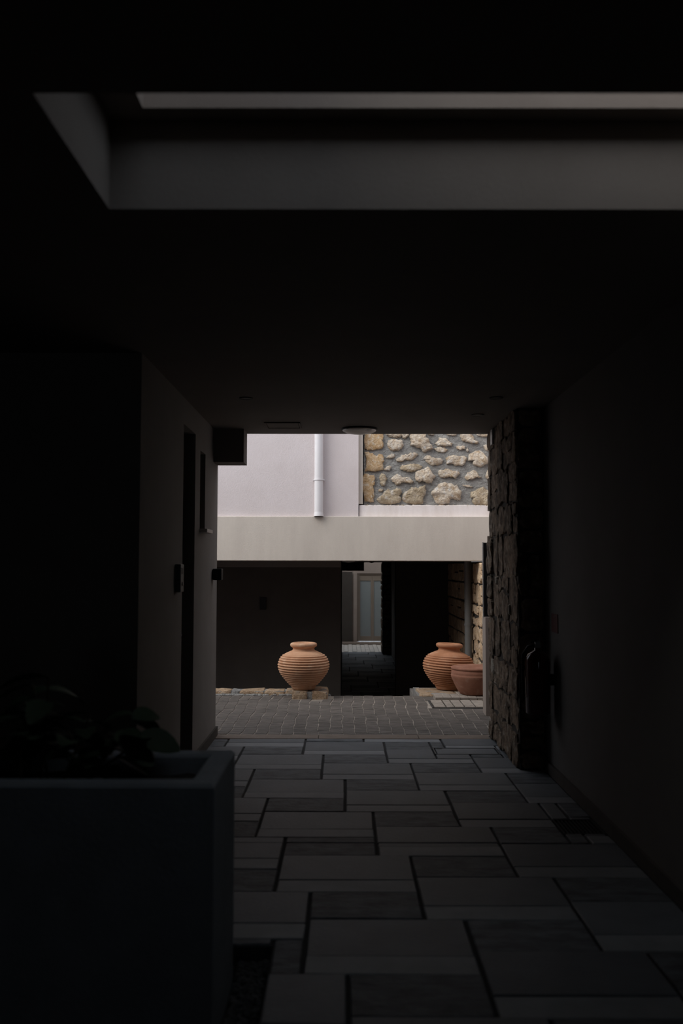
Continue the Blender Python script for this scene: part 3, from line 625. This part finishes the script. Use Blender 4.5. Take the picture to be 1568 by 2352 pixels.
# ------------------------------------------------------------------ far building over the lower passage
struct('beam', MB().all_bevel(-4.5, 3.0, 12.20, 12.6, 1.667, 2.262, 0.006), M['plaster_beam'], 'deep beige rendered beam spanning the court')
struct('wall_far', MB().box(-4.5, 0.193, 12.25, 12.6, 2.262, 6.6), M['plaster_pink'], 'pale pink rendered wall above the beam')
SW = 12.40
struct('trim_9', MB().box(0.193, 0.252, 12.30, 12.6, 2.435, 6.6), M['plaster_beam'], 'narrow darker rendered strip between pink wall and rubble')
wst = struct('wall_far_stone', MB().box(0.268, 3.0, SW, 12.65, 2.262, 6.6).box(0.193, 0.268, 12.6, 12.65, 2.262, 6.6), M['mortar'], 'rubble wall of cream stones in grey mortar above the beam')
rng = random.Random(77)
for i, poly in enumerate(WALL_STONES):
    wdt = max(p[0] for p in poly)-min(p[0] for p in poly); hgt = max(p[1] for p in poly)-min(p[1] for p in poly)
    big = min(wdt, hgt)
    m_ = M['stone_orange'] if i < 3 else (M['stone_grey'] if i in (8, 10, 13, 14, 31) else M['stone'])
    placed_stone('stone', poly, 0.018+0.16*big if i >= 3 else 0.03, m_, wst, (0, SW, 0), (1, 0, 0), (0, 0, 1), (0, -1, 0), rng,
                 smooth=True, sub=2, rough=0.13, lumpy=0.6, rings=((1.0, 0.35), (0.93, 0.72), (0.72, 0.95), (0.4, 1.0)) if i >= 3 else ((1.0, 0.7), (0.95, 0.95), (0.6, 1.0)))
for q in rubble(2.2, 2.2, rng, rows=(0.16, 0.26), cols=(0.2, 0.4), gap=0.05):
    if rng.random() < 0.8:
        placed_stone('stone', q, rng.uniform(0.03, 0.05), M['stone'], wst, (0.27, SW, 3.47), (1, 0, 0), (0, 0, 1), (0, -1, 0), rng, sub=1, rough=0.16)
for q in rubble(0.7, 1.0, rng, rows=(0.16, 0.26), cols=(0.2, 0.4), gap=0.05):
    placed_stone('stone', q, rng.uniform(0.03, 0.05), M['stone'], wst, (2.16, SW, 2.44), (1, 0, 0), (0, 0, 1), (0, -1, 0), rng, sub=1, rough=0.16)
struct('trim_10', MB().box(0.193, 0.268, 12.33, 12.6, 2.262, 2.425), M['mortar'], 'raw mortar at the left end of the white band')
# base band below the stones, with a ragged upper edge
band = MB(); n = 60
zt = [2.418+rng.uniform(-0.006, 0.006) for _ in range(n+1)]
x0_, x1_ = 0.204, 3.0
for i in range(n+1):
    x = x0_+(x1_-x0_)*i/n
    band.v += [(x, 12.285, 2.262), (x, 12.285, zt[i]-0.006), (x, 12.295, zt[i]), (x, SW, zt[i]+0.004)]
for i in range(n):
    a, b = 4*i, 4*i+4
    band.f += [(a, b, b+1, a+1), (a+1, b+1, b+2, a+2), (a+2, b+2, b+3, a+3)]
struct('trim_5', band, M['plaster_white'], 'white rendered band under the rubble wall')
crumbs = MB()
for i in range(60):
    x = rng.uniform(0.22, 1.98); s_ = rng.uniform(0.003, 0.009)
    crumbs.stone([(x-s_, -s_), (x+s_, -s_*0.7), (x+s_*0.8, s_), (x-s_*0.7, s_*0.9)], s_*1.3, rng, sub=0, rings=((1.0, 0.6), (0.6, 1.0)))
crumbs.v = [(u, 12.33+v*2+0.03*math.sin(u*37), 2.418+w_) for u, v, w_ in crumbs.v]
o = obj('mortar_crumbs', crumbs, M['stone_grey'], bpy.data.objects['trim_5']); o['kind'] = 'stuff'

# downpipe on the pink wall
dp = thing('downpipe', 'white plastic rain downpipe with one clip on the pink wall', 'pipe', (-0.340, 12.185, 2.264))
obj('pipe', MB().lathe([(0.058, 0.0), (0.058, 4.2)], 28, close=False), M['pvc'], dp, smooth=True)
obj('socket', MB().lathe([(0.066, 0.0), (0.064, 0.02), (0.0605, 0.04), (0.0582, 0.055)], 28, close=False), M['pvc'], dp, smooth=True)
obj('clip', MB().lathe([(0.0575, 0.477), (0.064, 0.477), (0.064, 0.497), (0.0575, 0.497)], 28, close=False).box(-0.076, -0.06, -0.008, 0.064, 0.479, 0.495).box(0.06, 0.076, -0.008, 0.064, 0.479, 0.495), M['pvc'], dp)

# court side walls
struct('wall_court_left', MB().box(-4.8, -4.5, 8.45, 13.3, -0.8, 2.4), M['plaster_pink'], 'low rendered wall closing the court on the left')
struct('wall_court_right', MB().box(2.4, 2.7, 8.45, 12.6, -0.5, 6.6), M['plaster_pink'], 'tall rendered wall closing the court on the right')
# low wall with black panel right of the bowl
struct('wall_low', MB().box(1.523, 2.4, 9.90, 10.12, 0.0, 1.052), M['plaster_pier'], 'low taupe rendered wall right of the clay bowl')
bp_ = thing('black_panel', 'tall narrow black metal panel standing on the low taupe wall', 'panel', (1.52, 10.0, 1.052))
obj('sheet', MB().box(0.0, 0.86, -0.02, 0.02, 0.0, 0.805), M['black_metal'], bp_)
obj('edge_strip', MB().box(-0.007, 0.0, -0.025, 0.025, 0.0, 0.81), M['edge_metal'], bp_, label='thin pale metal edge')  # paler metal strip along the left edge of the panel
for i in range(5):
    obj('bolt', MB().lathe([(0.006, -0.012), (0.006, 0.0)], 8, cx=-0.006, cz=0.05+0.175*i, cy=-0.02, axis='y'), M['edge_metal'], bp_)

# ------------------------------------------------------------------ lower level: steps, floors, walls, far passage
LZ = -0.73
struct('floor_lower', MB().box(-4.5, 2.2, 11.42, 16.2, LZ-0.2, LZ-0.010).box(-0.2, 1.6, 16.2, 25.0, LZ-0.2, LZ-0.010), M['bed'], 'dark slate floor of the lower passage')
fl = bpy.data.objects['floor_lower']
slab_floor(fl, (-0.05, 1.25, 12.75, 25.0), [], LZ, 9, 0.12, 24.6)
st = thing('steps', 'stone steps leading down from the court into the dark passage', 'steps', (0.36, 11.42, LZ)); st['kind'] = 'structure'
for i in range(4):
    obj('step', MB().bevel_box(-0.54, 0.56, 0.02+0.32*i, 0.34+0.32*i, 0.0 if i == 0 else 0.0, 0.73-0.146*(i+1), 0.008), M['concrete'], st)
struct('wall_retaining', MB().box(-4.5, -0.18, 11.42, 11.50, LZ, -0.012).box(0.92, 1.0, 11.42, 12.3, LZ, -0.012), M['concrete'], 'retaining wall under the court edge')
struct('wall_stair', MB().box(0.92, 1.10, 12.25, 12.9, LZ, -0.105), M['plaster'], 'low stub wall beside the steps')
struct('wall_lower_left', MB().box(-4.5, -0.05, 14.0, 14.3, LZ, 1.70), M['plaster_brown_shade'], 'rendered wall darkened for the shade under the beam behind the left jar')  # passage plaster with the shade of the slab overhead put into its colour
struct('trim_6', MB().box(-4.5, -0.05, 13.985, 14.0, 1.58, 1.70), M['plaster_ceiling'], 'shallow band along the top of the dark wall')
struct('wall_passage_left', MB().box(-0.35, -0.05, 14.3, 24.2, LZ, 1.70), M['plaster'], 'left wall of the lower passage')
struct('wall_lower_right', MB().box(0.90, 2.2, 15.9, 16.2, LZ, 1.70), M['plaster_brown_shade'], 'back right wall under the beam, darkened for shade')  # unlit look painted in with the darkened render
struct('wall_passage_right', MB().box(1.25, 1.55, 16.2, 24.25, LZ, 1.70), M['plaster'], 'right wall of the lower passage')
struct('ceiling_lower', MB().box(-4.5, 3.0, 12.6, 25.0, 1.70, 2.262), M['plaster_ceiling'], 'low ceiling of the lower passage')
struct('wall_left_end', MB().box(-4.8, -4.5, 13.3, 16.0, LZ, 1.70), M['plaster_brown_shade'], 'side wall left of the dark wall')

# stone side wall on the right under the beam
rng = random.Random(55)
SX, SY = 1.825, 11.62
ss = struct('wall_side_stone', MB().box(SX, 2.4, SY, 15.9, LZ, 1.660), M['mortar_dark'], 'rubble side wall of warm stone right of the clay bowl')
for q in rubble(15.9-SY, 2.385, rng, rows=(0.2, 0.40), cols=(0.30, 0.60), gap=0.010):
    yc = SY+sum(p[0] for p in q)/len(q)
    placed_stone('stone', q, rng.uniform(0.012, 0.03), M['stone_warm'], ss, (SX, SY, LZ), (0, 1, 0), (0, 0, 1), (-1, 0, 0), rng, sub=2 if yc < 13.6 else 0, rough=0.10, rings=((1.0, 0.55), (0.94, 0.92), (0.6, 1.0)))
for q in rubble(0.57, 2.385, rng, rows=(0.2, 0.32), cols=(0.2, 0.34), gap=0.012):
    placed_stone('stone', q, rng.uniform(0.012, 0.02), M['stone_warm'], ss, (SX, SY, LZ), (1, 0, 0), (0, 0, 1), (0, -1, 0), rng, sub=0)
gp = thing('drain_pipe', 'plain grey vertical pipe fixed against the rubble side wall', 'pipe', (1.735, 12.85, LZ))
obj('pipe', MB().lathe([(0.05, 0.0), (0.05, 2.40)], 20, close=False), M['grey_pipe'], gp, smooth=True)
obj('clip', MB().lathe([(0.05, 1.5), (0.056, 1.5), (0.056, 1.53), (0.05, 1.53)], 20, close=False).box(0.05, 0.062, -0.01, 0.01, 1.505, 1.525), M['grey_pipe'], gp)

# pier at the end of the lower passage
rng = random.Random(66)
pr = struct('wall_pier_far', MB().box(1.03, 1.25, 24.25, 25.0, LZ, 1.70).box(1.25, 1.55, 24.25, 25.0, LZ, 1.70), M['mortar_dark'], 'rough stone pier at the far end of the lower passage')
for q in rubble(0.75, 2.43, rng, rows=(0.22, 0.4), cols=(0.25, 0.45), gap=0.015):
    placed_stone('stone', q, rng.uniform(0.02, 0.035), M['stone_brown'], pr, (1.03, 24.25, LZ), (0, 1, 0), (0, 0, 1), (-1, 0, 0), rng, sub=0)
for q in rubble(0.22, 2.43, rng, rows=(0.25, 0.4), cols=(0.2, 0.3), gap=0.012):
    placed_stone('stone', q, rng.uniform(0.012, 0.02), M['stone_brown'], pr, (1.03, 24.25, LZ), (1, 0, 0), (0, 0, 1), (0, -1, 0), rng, sub=0)
struct('ceiling_box_far', MB().box(-0.05, 0.525, 24.0, 24.6, 1.475, 1.70), M['plaster_brown_shade'], 'boxed-in bulkhead under the far end of the low ceiling')

# far court, its paving and end wall
fc = struct('pavement_far', MB().box(-3.0, 4.0, 25.0, 27.4, LZ-0.2, LZ-0.012), M['mortar'], 'pale paving of the far court')
rng = random.Random(14); fpv = MB()
for i in range(34):
    for j in range(10):
        x = -0.6+i*0.12; y = 25.02+j*0.238+(0.119 if i % 2 else 0)
        if y+0.23 < 27.4: fpv.bevel_box(x+0.005, x+0.115, y+0.004, y+0.232, LZ-0.05, LZ+rng.uniform(-0.003, 0.003), 0.006)
o = obj('paver_field', fpv, M['paver_far'], fc); o['kind'] = 'stuff'
struct('floor_step', MB().all_bevel(-3.0, 4.0, 27.4, 28.0, LZ-0.2, LZ+0.035, 0.01), M['threshold'], 'brown stone doorstep before the far door')
struct('wall_end', MB().box(-3.0, 0.398, 28.0, 28.3, LZ, 3.0).box(0.398, 1.85, 28.0, 28.3, 1.375, 3.0).box(1.85, 4.0, 28.0, 28.3, LZ, 3.0), M['plaster_pier'], 'taupe end wall of the far court')
struct('trim_7', MB().box(0.29, 0.398, 27.94, 28.0, LZ+0.035, 1.375), M['plaster_pier'], 'raised surround left of the far door')
struct('trim_8', MB().box(-3.0, 0.25, 27.96, 28.0, LZ+0.035, 1.42), M['plaster_brown_shade'], 'darker flat panel in place of the recess in the end wall')  # dark sheet slightly proud of the wall marks the recess
struct('wall_far_court', MB().box(-3.3, -3.0, 24.2, 28.3, LZ, 4.7).box(4.0, 4.3, 24.2, 28.3, LZ, 4.7), M['plaster_pier'], 'side walls of the far court')
struct('wall_far_front', MB().box(-3.3, 4.3, 24.7, 25.0, 2.262, 4.8).box(-3.3, -0.05, 24.2, 25.0, LZ, 2.262).box(1.55, 4.3, 24.25, 25.0, LZ, 2.262), M['plaster_pier'], 'far court face of the building over the lower passage')
d2 = thing('door_2', 'pale taupe double door with frosted glass at the far end', 'door', (0.42, 28.05, LZ+0.035)); d2['kind'] = 'structure'
obj('door_frame', MB().box(-0.02, 0.03, -0.03, 0.06, 0, 2.07).box(1.40, 1.43, -0.03, 0.06, 0, 2.07).box(0.03, 1.40, -0.03, 0.06, 2.03, 2.07), M['door_paint'], d2)
for x0 in (0.035, 0.45, 0.865):
    x1 = x0+0.41
    lf = obj('door_leaf', MB().box(x0, x0+0.042, -0.01, 0.03, 0.03, 2.025).box(x1-0.046, x1, -0.01, 0.03, 0.03, 2.025).box(x0+0.042, x1-0.046, -0.01, 0.03, 0.03, 0.16).box(x0+0.042, x1-0.046, -0.01, 0.03, 1.85, 2.025), M['door_paint'], d2)
    obj('pane', MB().box(x0+0.042, x1-0.046, 0.005, 0.015, 0.16, 1.85), M['frosted'], lf, label='frosted grey glass pane')
struct('wall_room', MB().box(0.3, 2.0, 28.5, 28.6, LZ, 1.5), M['plaster_pier'], 'dim room wall behind the far door')

# ------------------------------------------------------------------ things on the passage walls, ceiling and floor
dl = thing('ceiling_lamp', 'round shallow opal ceiling lamp at the mouth of the passage', 'ceiling lamp', (0.14, 8.40, 2.87))
obj('base_ring', MB().lathe([(0.168, 0.0), (0.168, -0.012), (0.16, -0.016)], 48), M['black_metal'], dl, smooth=False)
obj('lamp_glass', MB().lathe([(0.158, -0.012), (0.150, -0.026), (0.125, -0.038), (0.085, -0.046), (0.04, -0.050), (0.004, -0.051)], 48), M['lamp_glass'], dl, smooth=True)
for x, y, lb in ((-0.745, 6.87, 'small recessed ceiling spot above the tall dark door'), (1.145, 6.84, 'small recessed ceiling spot nearer the viewer of the right pair'), (1.12, 7.62, 'small recessed ceiling spot beside the stone pier')):
    s_ = thing('ceiling_spot', lb, 'ceiling spot', (x, y, 2.87), 'recessed ceiling spots of the passage')
    obj('trim_ring', MB().lathe([(0.036, -0.001), (0.052, -0.001), (0.052, -0.006), (0.036, -0.006)], 28, close=False), M['black_metal'], s_)
    obj('lens', MB().lathe([(0.036, -0.0035), (0.036, -0.001)], 24), M['glass_dark'], s_)
ap = thing('access_panel', 'flat square access panel in the ceiling beside the boxed bulkhead', 'access panel', (-0.55, 8.18, 2.87))
obj('panel_frame', MB().box(-0.16, 0.16, -0.16, -0.145, -0.012, 0).box(-0.16, 0.16, 0.145, 0.16, -0.012, 0).box(-0.16, -0.145, -0.145, 0.145, -0.012, 0).box(0.145, 0.16, -0.145, 0.145, -0.012, 0), M['plaster_ceiling'], ap)
obj('panel', MB().box(-0.14, 0.14, -0.14, 0.14, -0.008, 0), M['plaster_ceiling'], ap)

wlp = thing('wall_lamp', 'small black box lamp on the left wall by the court', 'wall lamp', (WX, 8.44, 1.47))
obj('lamp_body', MB().all_bevel(0.008, 0.088, -0.05, 0.05, 0.0, 0.103, 0.003), M['black_metal'], wlp)
obj('back_plate', MB().box(0.0, 0.009, -0.04, 0.04, 0.01, 0.093), M['black_metal'], wlp)
obj('lens', MB().box(0.02, 0.076, -0.038, 0.038, -0.002, 0.001), M['glass_dark'], wlp)
ic = thing('intercom', 'dark upright intercom box on the left wall before the tall door', 'intercom', (WX, 6.62, 1.41))
obj('box', MB().all_bevel(0.0, 0.042, -0.06, 0.06, 0.0, 0.20, 0.004), M['dark_metal'], ic)
obj('speaker_grille', MB().box(0.042, 0.0435, -0.035, 0.035, 0.13, 0.175), M['black_metal'], ic)
obj('button', MB().lathe([(0.014, 0.0), (0.014, 0.006), (0.011, 0.008)], 16, cx=0.042, cz=0.06, axis='x'), M['edge_metal'], ic)

# fire extinguisher on the right wall and its sign
fx = thing('fire_extinguisher', 'red fire extinguisher hung low on the right wall by the stone pier', 'fire extinguisher', (1.475, 7.02, 0.48))
R_ = 0.093
obj('cylinder', MB().lathe([(R_*0.82, 0.0), (R_, 0.012), (R_, 0.40), (R_*0.96, 0.425), (R_*0.80, 0.452), (R_*0.5, 0.474), (0.024, 0.482), (0.024, 0.50)], 40), M['red_paint'], fx, smooth=True)
obj('valve', MB().lathe([(0.018, 0.495), (0.022, 0.505), (0.022, 0.545), (0.012, 0.555)], 16), M['edge_metal'], fx)
obj('handle', MB().tube([(0.0, 0.0, 0.545), (-0.03, -0.03, 0.558), (-0.06, -0.07, 0.548)], 0.008), M['black_metal'], fx)
obj('hose', MB().tube([(-0.02, 0.0, 0.52), (-0.07, 0.01, 0.51), (-0.108, 0.02, 0.45), (-0.112, 0.02, 0.30), (-0.110, 0.01, 0.12)], 0.010), M['black_metal'], fx, smooth=True)
obj('bracket', MB().box(0.08, 0.125, -0.02, 0.02, 0.22, 0.30), M['black_metal'], fx)
sg = thing('wall_sign', 'small red sign plate fixed on the right wall above the extinguisher', 'sign', (1.6, 6.97, 1.10))
obj('plate', MB().box(-0.006, 0.0, -0.10, 0.10, 0.0, 0.14), M['red_sign'], sg)
obj('screw', MB().lathe([(0.005, -0.008), (0.005, -0.006)], 8, cz=0.12, axis='x'), M['edge_metal'], sg)
ps = thing('small_plate', 'small pale plate fixed high on the stone pier near the ceiling', 'plate', (1.352, 8.33, 2.71))
obj('plate', MB().all_bevel(-0.006, 0.012, -0.055, 0.055, 0.0, 0.14, 0.002), M['steel_sign'], ps)
obj('screw', MB().lathe([(0.004, -0.009), (0.004, -0.006)], 8, cz=0.125, axis='x'), M['dark_metal'], ps)

mh = thing('manhole_cover', 'flat steel manhole cover set in the slate floor by the stone pier', 'cover', (MANHOLE[0], MANHOLE[2], 0))
mw, ml = MANHOLE[1]-MANHOLE[0], MANHOLE[3]-MANHOLE[2]
obj('cover_frame', MB().box(0.004, mw-0.004, 0.002, 0.012, -0.05, 0.003).box(0.004, mw-0.004, ml-0.012, ml-0.002, -0.05, 0.003).box(0.004, 0.016, 0.012, ml-0.012, -0.05, 0.003).box(mw-0.016, mw-0.004, 0.012, ml-0.012, -0.05, 0.003), M['dark_metal'], mh)
obj('cover_plate', MB().bevel_box(0.028, mw-0.024, 0.020, ml-0.018, -0.05, 0.0, 0.003), M['slab_mid'], mh)
obj('lifting_slot', MB().box(0.035, 0.085, ml-0.045, ml-0.022, -0.02, 0.0012), M['black_metal'], mh)
dg = thing('drain_grate', 'dark square drain grate in the floor along the right wall', 'drain grate', (DRAIN[0], DRAIN[2], 0))
dw, dl_ = DRAIN[1]-DRAIN[0], DRAIN[3]-DRAIN[2]
obj('grate_frame', MB().box(0.003, dw-0.003, 0.003, 0.015, -0.10, -0.002).box(0.003, dw-0.003, dl_-0.015, dl_-0.003, -0.10, -0.002).box(0.003, 0.015, 0.015, dl_-0.015, -0.10, -0.002).box(dw-0.015, dw-0.003, 0.015, dl_-0.015, -0.10, -0.002), M['black_metal'], dg)
bar_me = mesh_of('bar', MB().box(-0.005, 0.005, 0.015, dl_-0.015, -0.03, -0.004), M['black_metal'])
for i in range(9):
    o = bpy.data.objects.new('bar', bar_me); C.objects.link(o); o.parent = dg; o.location = (0.035+i*(dw-0.07)/8, 0, 0)

# planter, soil, plant, gravel bed
pl = thing('planter', 'large square grey concrete planter at the near left', 'planter', (-1.2, 3.56, -0.09))
PXa, PXb, PYa, PYb, PH, RW = -0.85, 0.75, -0.33, 0.27, 0.93, 0.095
mb = MB()
mb.box(PXa, PXb, PYa, PYa+RW, 0, PH-0.012); mb.box(PXa, PXb, PYb-RW, PYb, 0, PH-0.012)
mb.box(PXa, PXa+RW, PYa+RW, PYb-RW, 0, PH-0.012); mb.box(PXb-RW, PXb, PYa+RW, PYb-RW, 0, PH-0.012)
mb.box(PXa+RW, PXb-RW, PYa+RW, PYb-RW, 0, 0.08)
obj('body', mb, M['planter'], pl)
b = MB(); c = 0.012
for d, z in ((0, PH-0.012), (c, PH), (RW-c, PH), (RW, PH-0.012)):
    b.v += [(PXa+d, PYa+d, z), (PXb-d, PYa+d, z), (PXb-d, PYb-d, z), (PXa+d, PYb-d, z)]
for r in range(3):
    for k in range(4):
        m_ = (k+1) % 4; b.f.append((4*r+k, 4*r+m_, 4*r+4+m_, 4*r+4+k))
obj('rim', b, M['planter'], pl)
soil = MB(); nx, ny = 18, 8; rng = random.Random(2)
for i in range(nx+1):
    for j in range(ny+1):
        soil.v.append((PXa+RW+(PXb-PXa-2*RW)*i/nx, PYa+RW+(PYb-PYa-2*RW)*j/ny, PH-0.07+rng.uniform(-0.015, 0.015)))
for i in range(nx):
    for j in range(ny):
        a = i*(ny+1)+j; soil.f.append((a, a+ny+1, a+ny+2, a+1))
obj('soil', soil, M['soil'], pl)

pt = thing('potted_plant', 'dark broad-leaved plant growing from the large planter', 'plant', (-1.2, 3.56, 0.77))
rng = random.Random(19)
def leaf_mesh(L_, W_, bend):
    b = MB(); n = 6
    for i in range(n+1):
        t = i/n; wv = W_*math.sin(math.pi*min(1, t*0.94+0.03))**0.7
        z = -bend*t*t*L_
        b.v += [(-wv/2, t*L_, z+wv*0.12), (0, t*L_, z), (wv/2, t*L_, z+wv*0.12)]
    for i in range(n):
        a = 3*i; b.f += [(a, a+1, a+4, a+3), (a+1, a+2, a+5, a+4)]
    return b
lm = [mesh_of('leaf', leaf_mesh(L_, W_, bd), M['leaf'], True) for L_, W_, bd in ((0.15, 0.095, 0.35), (0.13, 0.10, 0.5), (0.17, 0.11, 0.3))]
def add_leaf(p, yaw_, pitch, roll=0.0, k=0, sc=1.0):
    o = bpy.data.objects.new('leaf', lm[k]); C.objects.link(o); o.parent = pt
    o.location = p; o.rotation_euler = (pitch, roll, yaw_); o.scale = (sc, sc, sc)
stems = []
for i in range(9):
    bx, by = rng.uniform(-0.6, 0.25), rng.uniform(-0.12, 0.10)
    tx, ty, tz = bx+rng.uniform(-0.12, 0.12), by+rng.uniform(-0.08, 0.08), rng.uniform(0.24, 0.42)
    if bx > 0.1: tz = rng.uniform(0.18, 0.28)
    stems.append(((bx, by), (tx, ty, tz)))
stems.append(((0.22, 0.0), (0.38, 0.04, 0.25))); stems.append(((0.20, 0.02), (0.42, 0.0, 0.16)))
for (bx, by), (tx, ty, tz) in stems:
    mid = ((bx+tx)/2+0.01, (by+ty)/2, tz*0.55)
    obj('stem', MB().tube([(bx, by, 0.0), mid, (tx, ty, tz)], [0.007, 0.006, 0.004], 6), M['stem'], pt)
    for k in range(7):
        f = 0.35+0.65*k/6
        p = (bx+(tx-bx)*f, by+(ty-by)*f, tz*f)
        add_leaf(p, k*2.4+rng.uniform(-0.4, 0.4), rng.uniform(-0.2, 0.7), rng.uniform(-0.3, 0.3), rng.randrange(3), rng.uniform(0.8, 1.15))
add_leaf((0.40, 0.0, 0.17), -1.65, -0.15, 0.75, 2, 1.0); add_leaf((0.38, 0.02, 0.24), -0.9, 0.35, 0.6, 1, 0.85); add_leaf((0.36, 0.0, 0.14), -2.3, -0.3, 0.6, 0, 0.9)

gr = MB(); rng = random.Random(41)
for i in range(900):
    x, y = rng.uniform(-0.43, -0.315), rng.uniform(2.25, 3.95)
    s_ = rng.uniform(0.008, 0.018); q = []
    for k in range(5):
        a = k*1.2566+rng.uniform(-0.3, 0.3); q.append((x+s_*math.cos(a), y+s_*math.sin(a)*0.8))
    gr.stone(q, s_*1.1, rng, sub=0, sink=0.004, rings=((1.0, 0.5), (0.6, 1.0)))
gr.v = [(x, y, z-0.072-(0.006 if z < 0 else 0)+0.008*math.sin(x*41+y*13)) for x, y, z in gr.v]
obj('gravel', gr, M['gravel'], None, label='dark gravel filling the strip beside the planter', cat='gravel', kind='stuff')

# ------------------------------------------------------------------ small things at the lower level
sw = thing('wall_box', 'small dark upright box on the dark wall behind the left jar', 'switch box', (-1.232, 14.0, 0.937))
obj('box', MB().all_bevel(-0.047, 0.047, -0.035, 0.0, 0.0, 0.185, 0.004), M['black_metal'], sw)
obj('cover_plate', MB().box(-0.035, 0.035, -0.038, -0.034, 0.02, 0.165), M['black_metal'], sw)
for x, y, lb, r in ((0.065, 13.2, 'shallow pale dome lamp under the beam left of the passage', 0.12), (0.44, 14.6, 'small dark dome lamp under the low passage ceiling', 0.055)):
    s_ = thing('ceiling_lamp', lb, 'ceiling lamp', (x, y, 1.70))
    obj('base_ring', MB().lathe([(r, 0), (r, -0.012), (r*0.95, -0.016)], 36), M['black_metal'] if r < 0.1 else M['lamp_glass'], s_)
    obj('lamp_glass', MB().lathe([(r*0.94, -0.014), (r*0.85, -0.03), (r*0.6, -0.044), (0.004, -0.052)], 36), M['lamp_glass'] if r > 0.1 else M['black_metal'], s_, smooth=True)

lb = M['lamp_glass'].node_tree.nodes['Principled BSDF']
lb.inputs['Transmission Weight'].default_value = 0.65
lb.inputs['Roughness'].default_value = 0.6
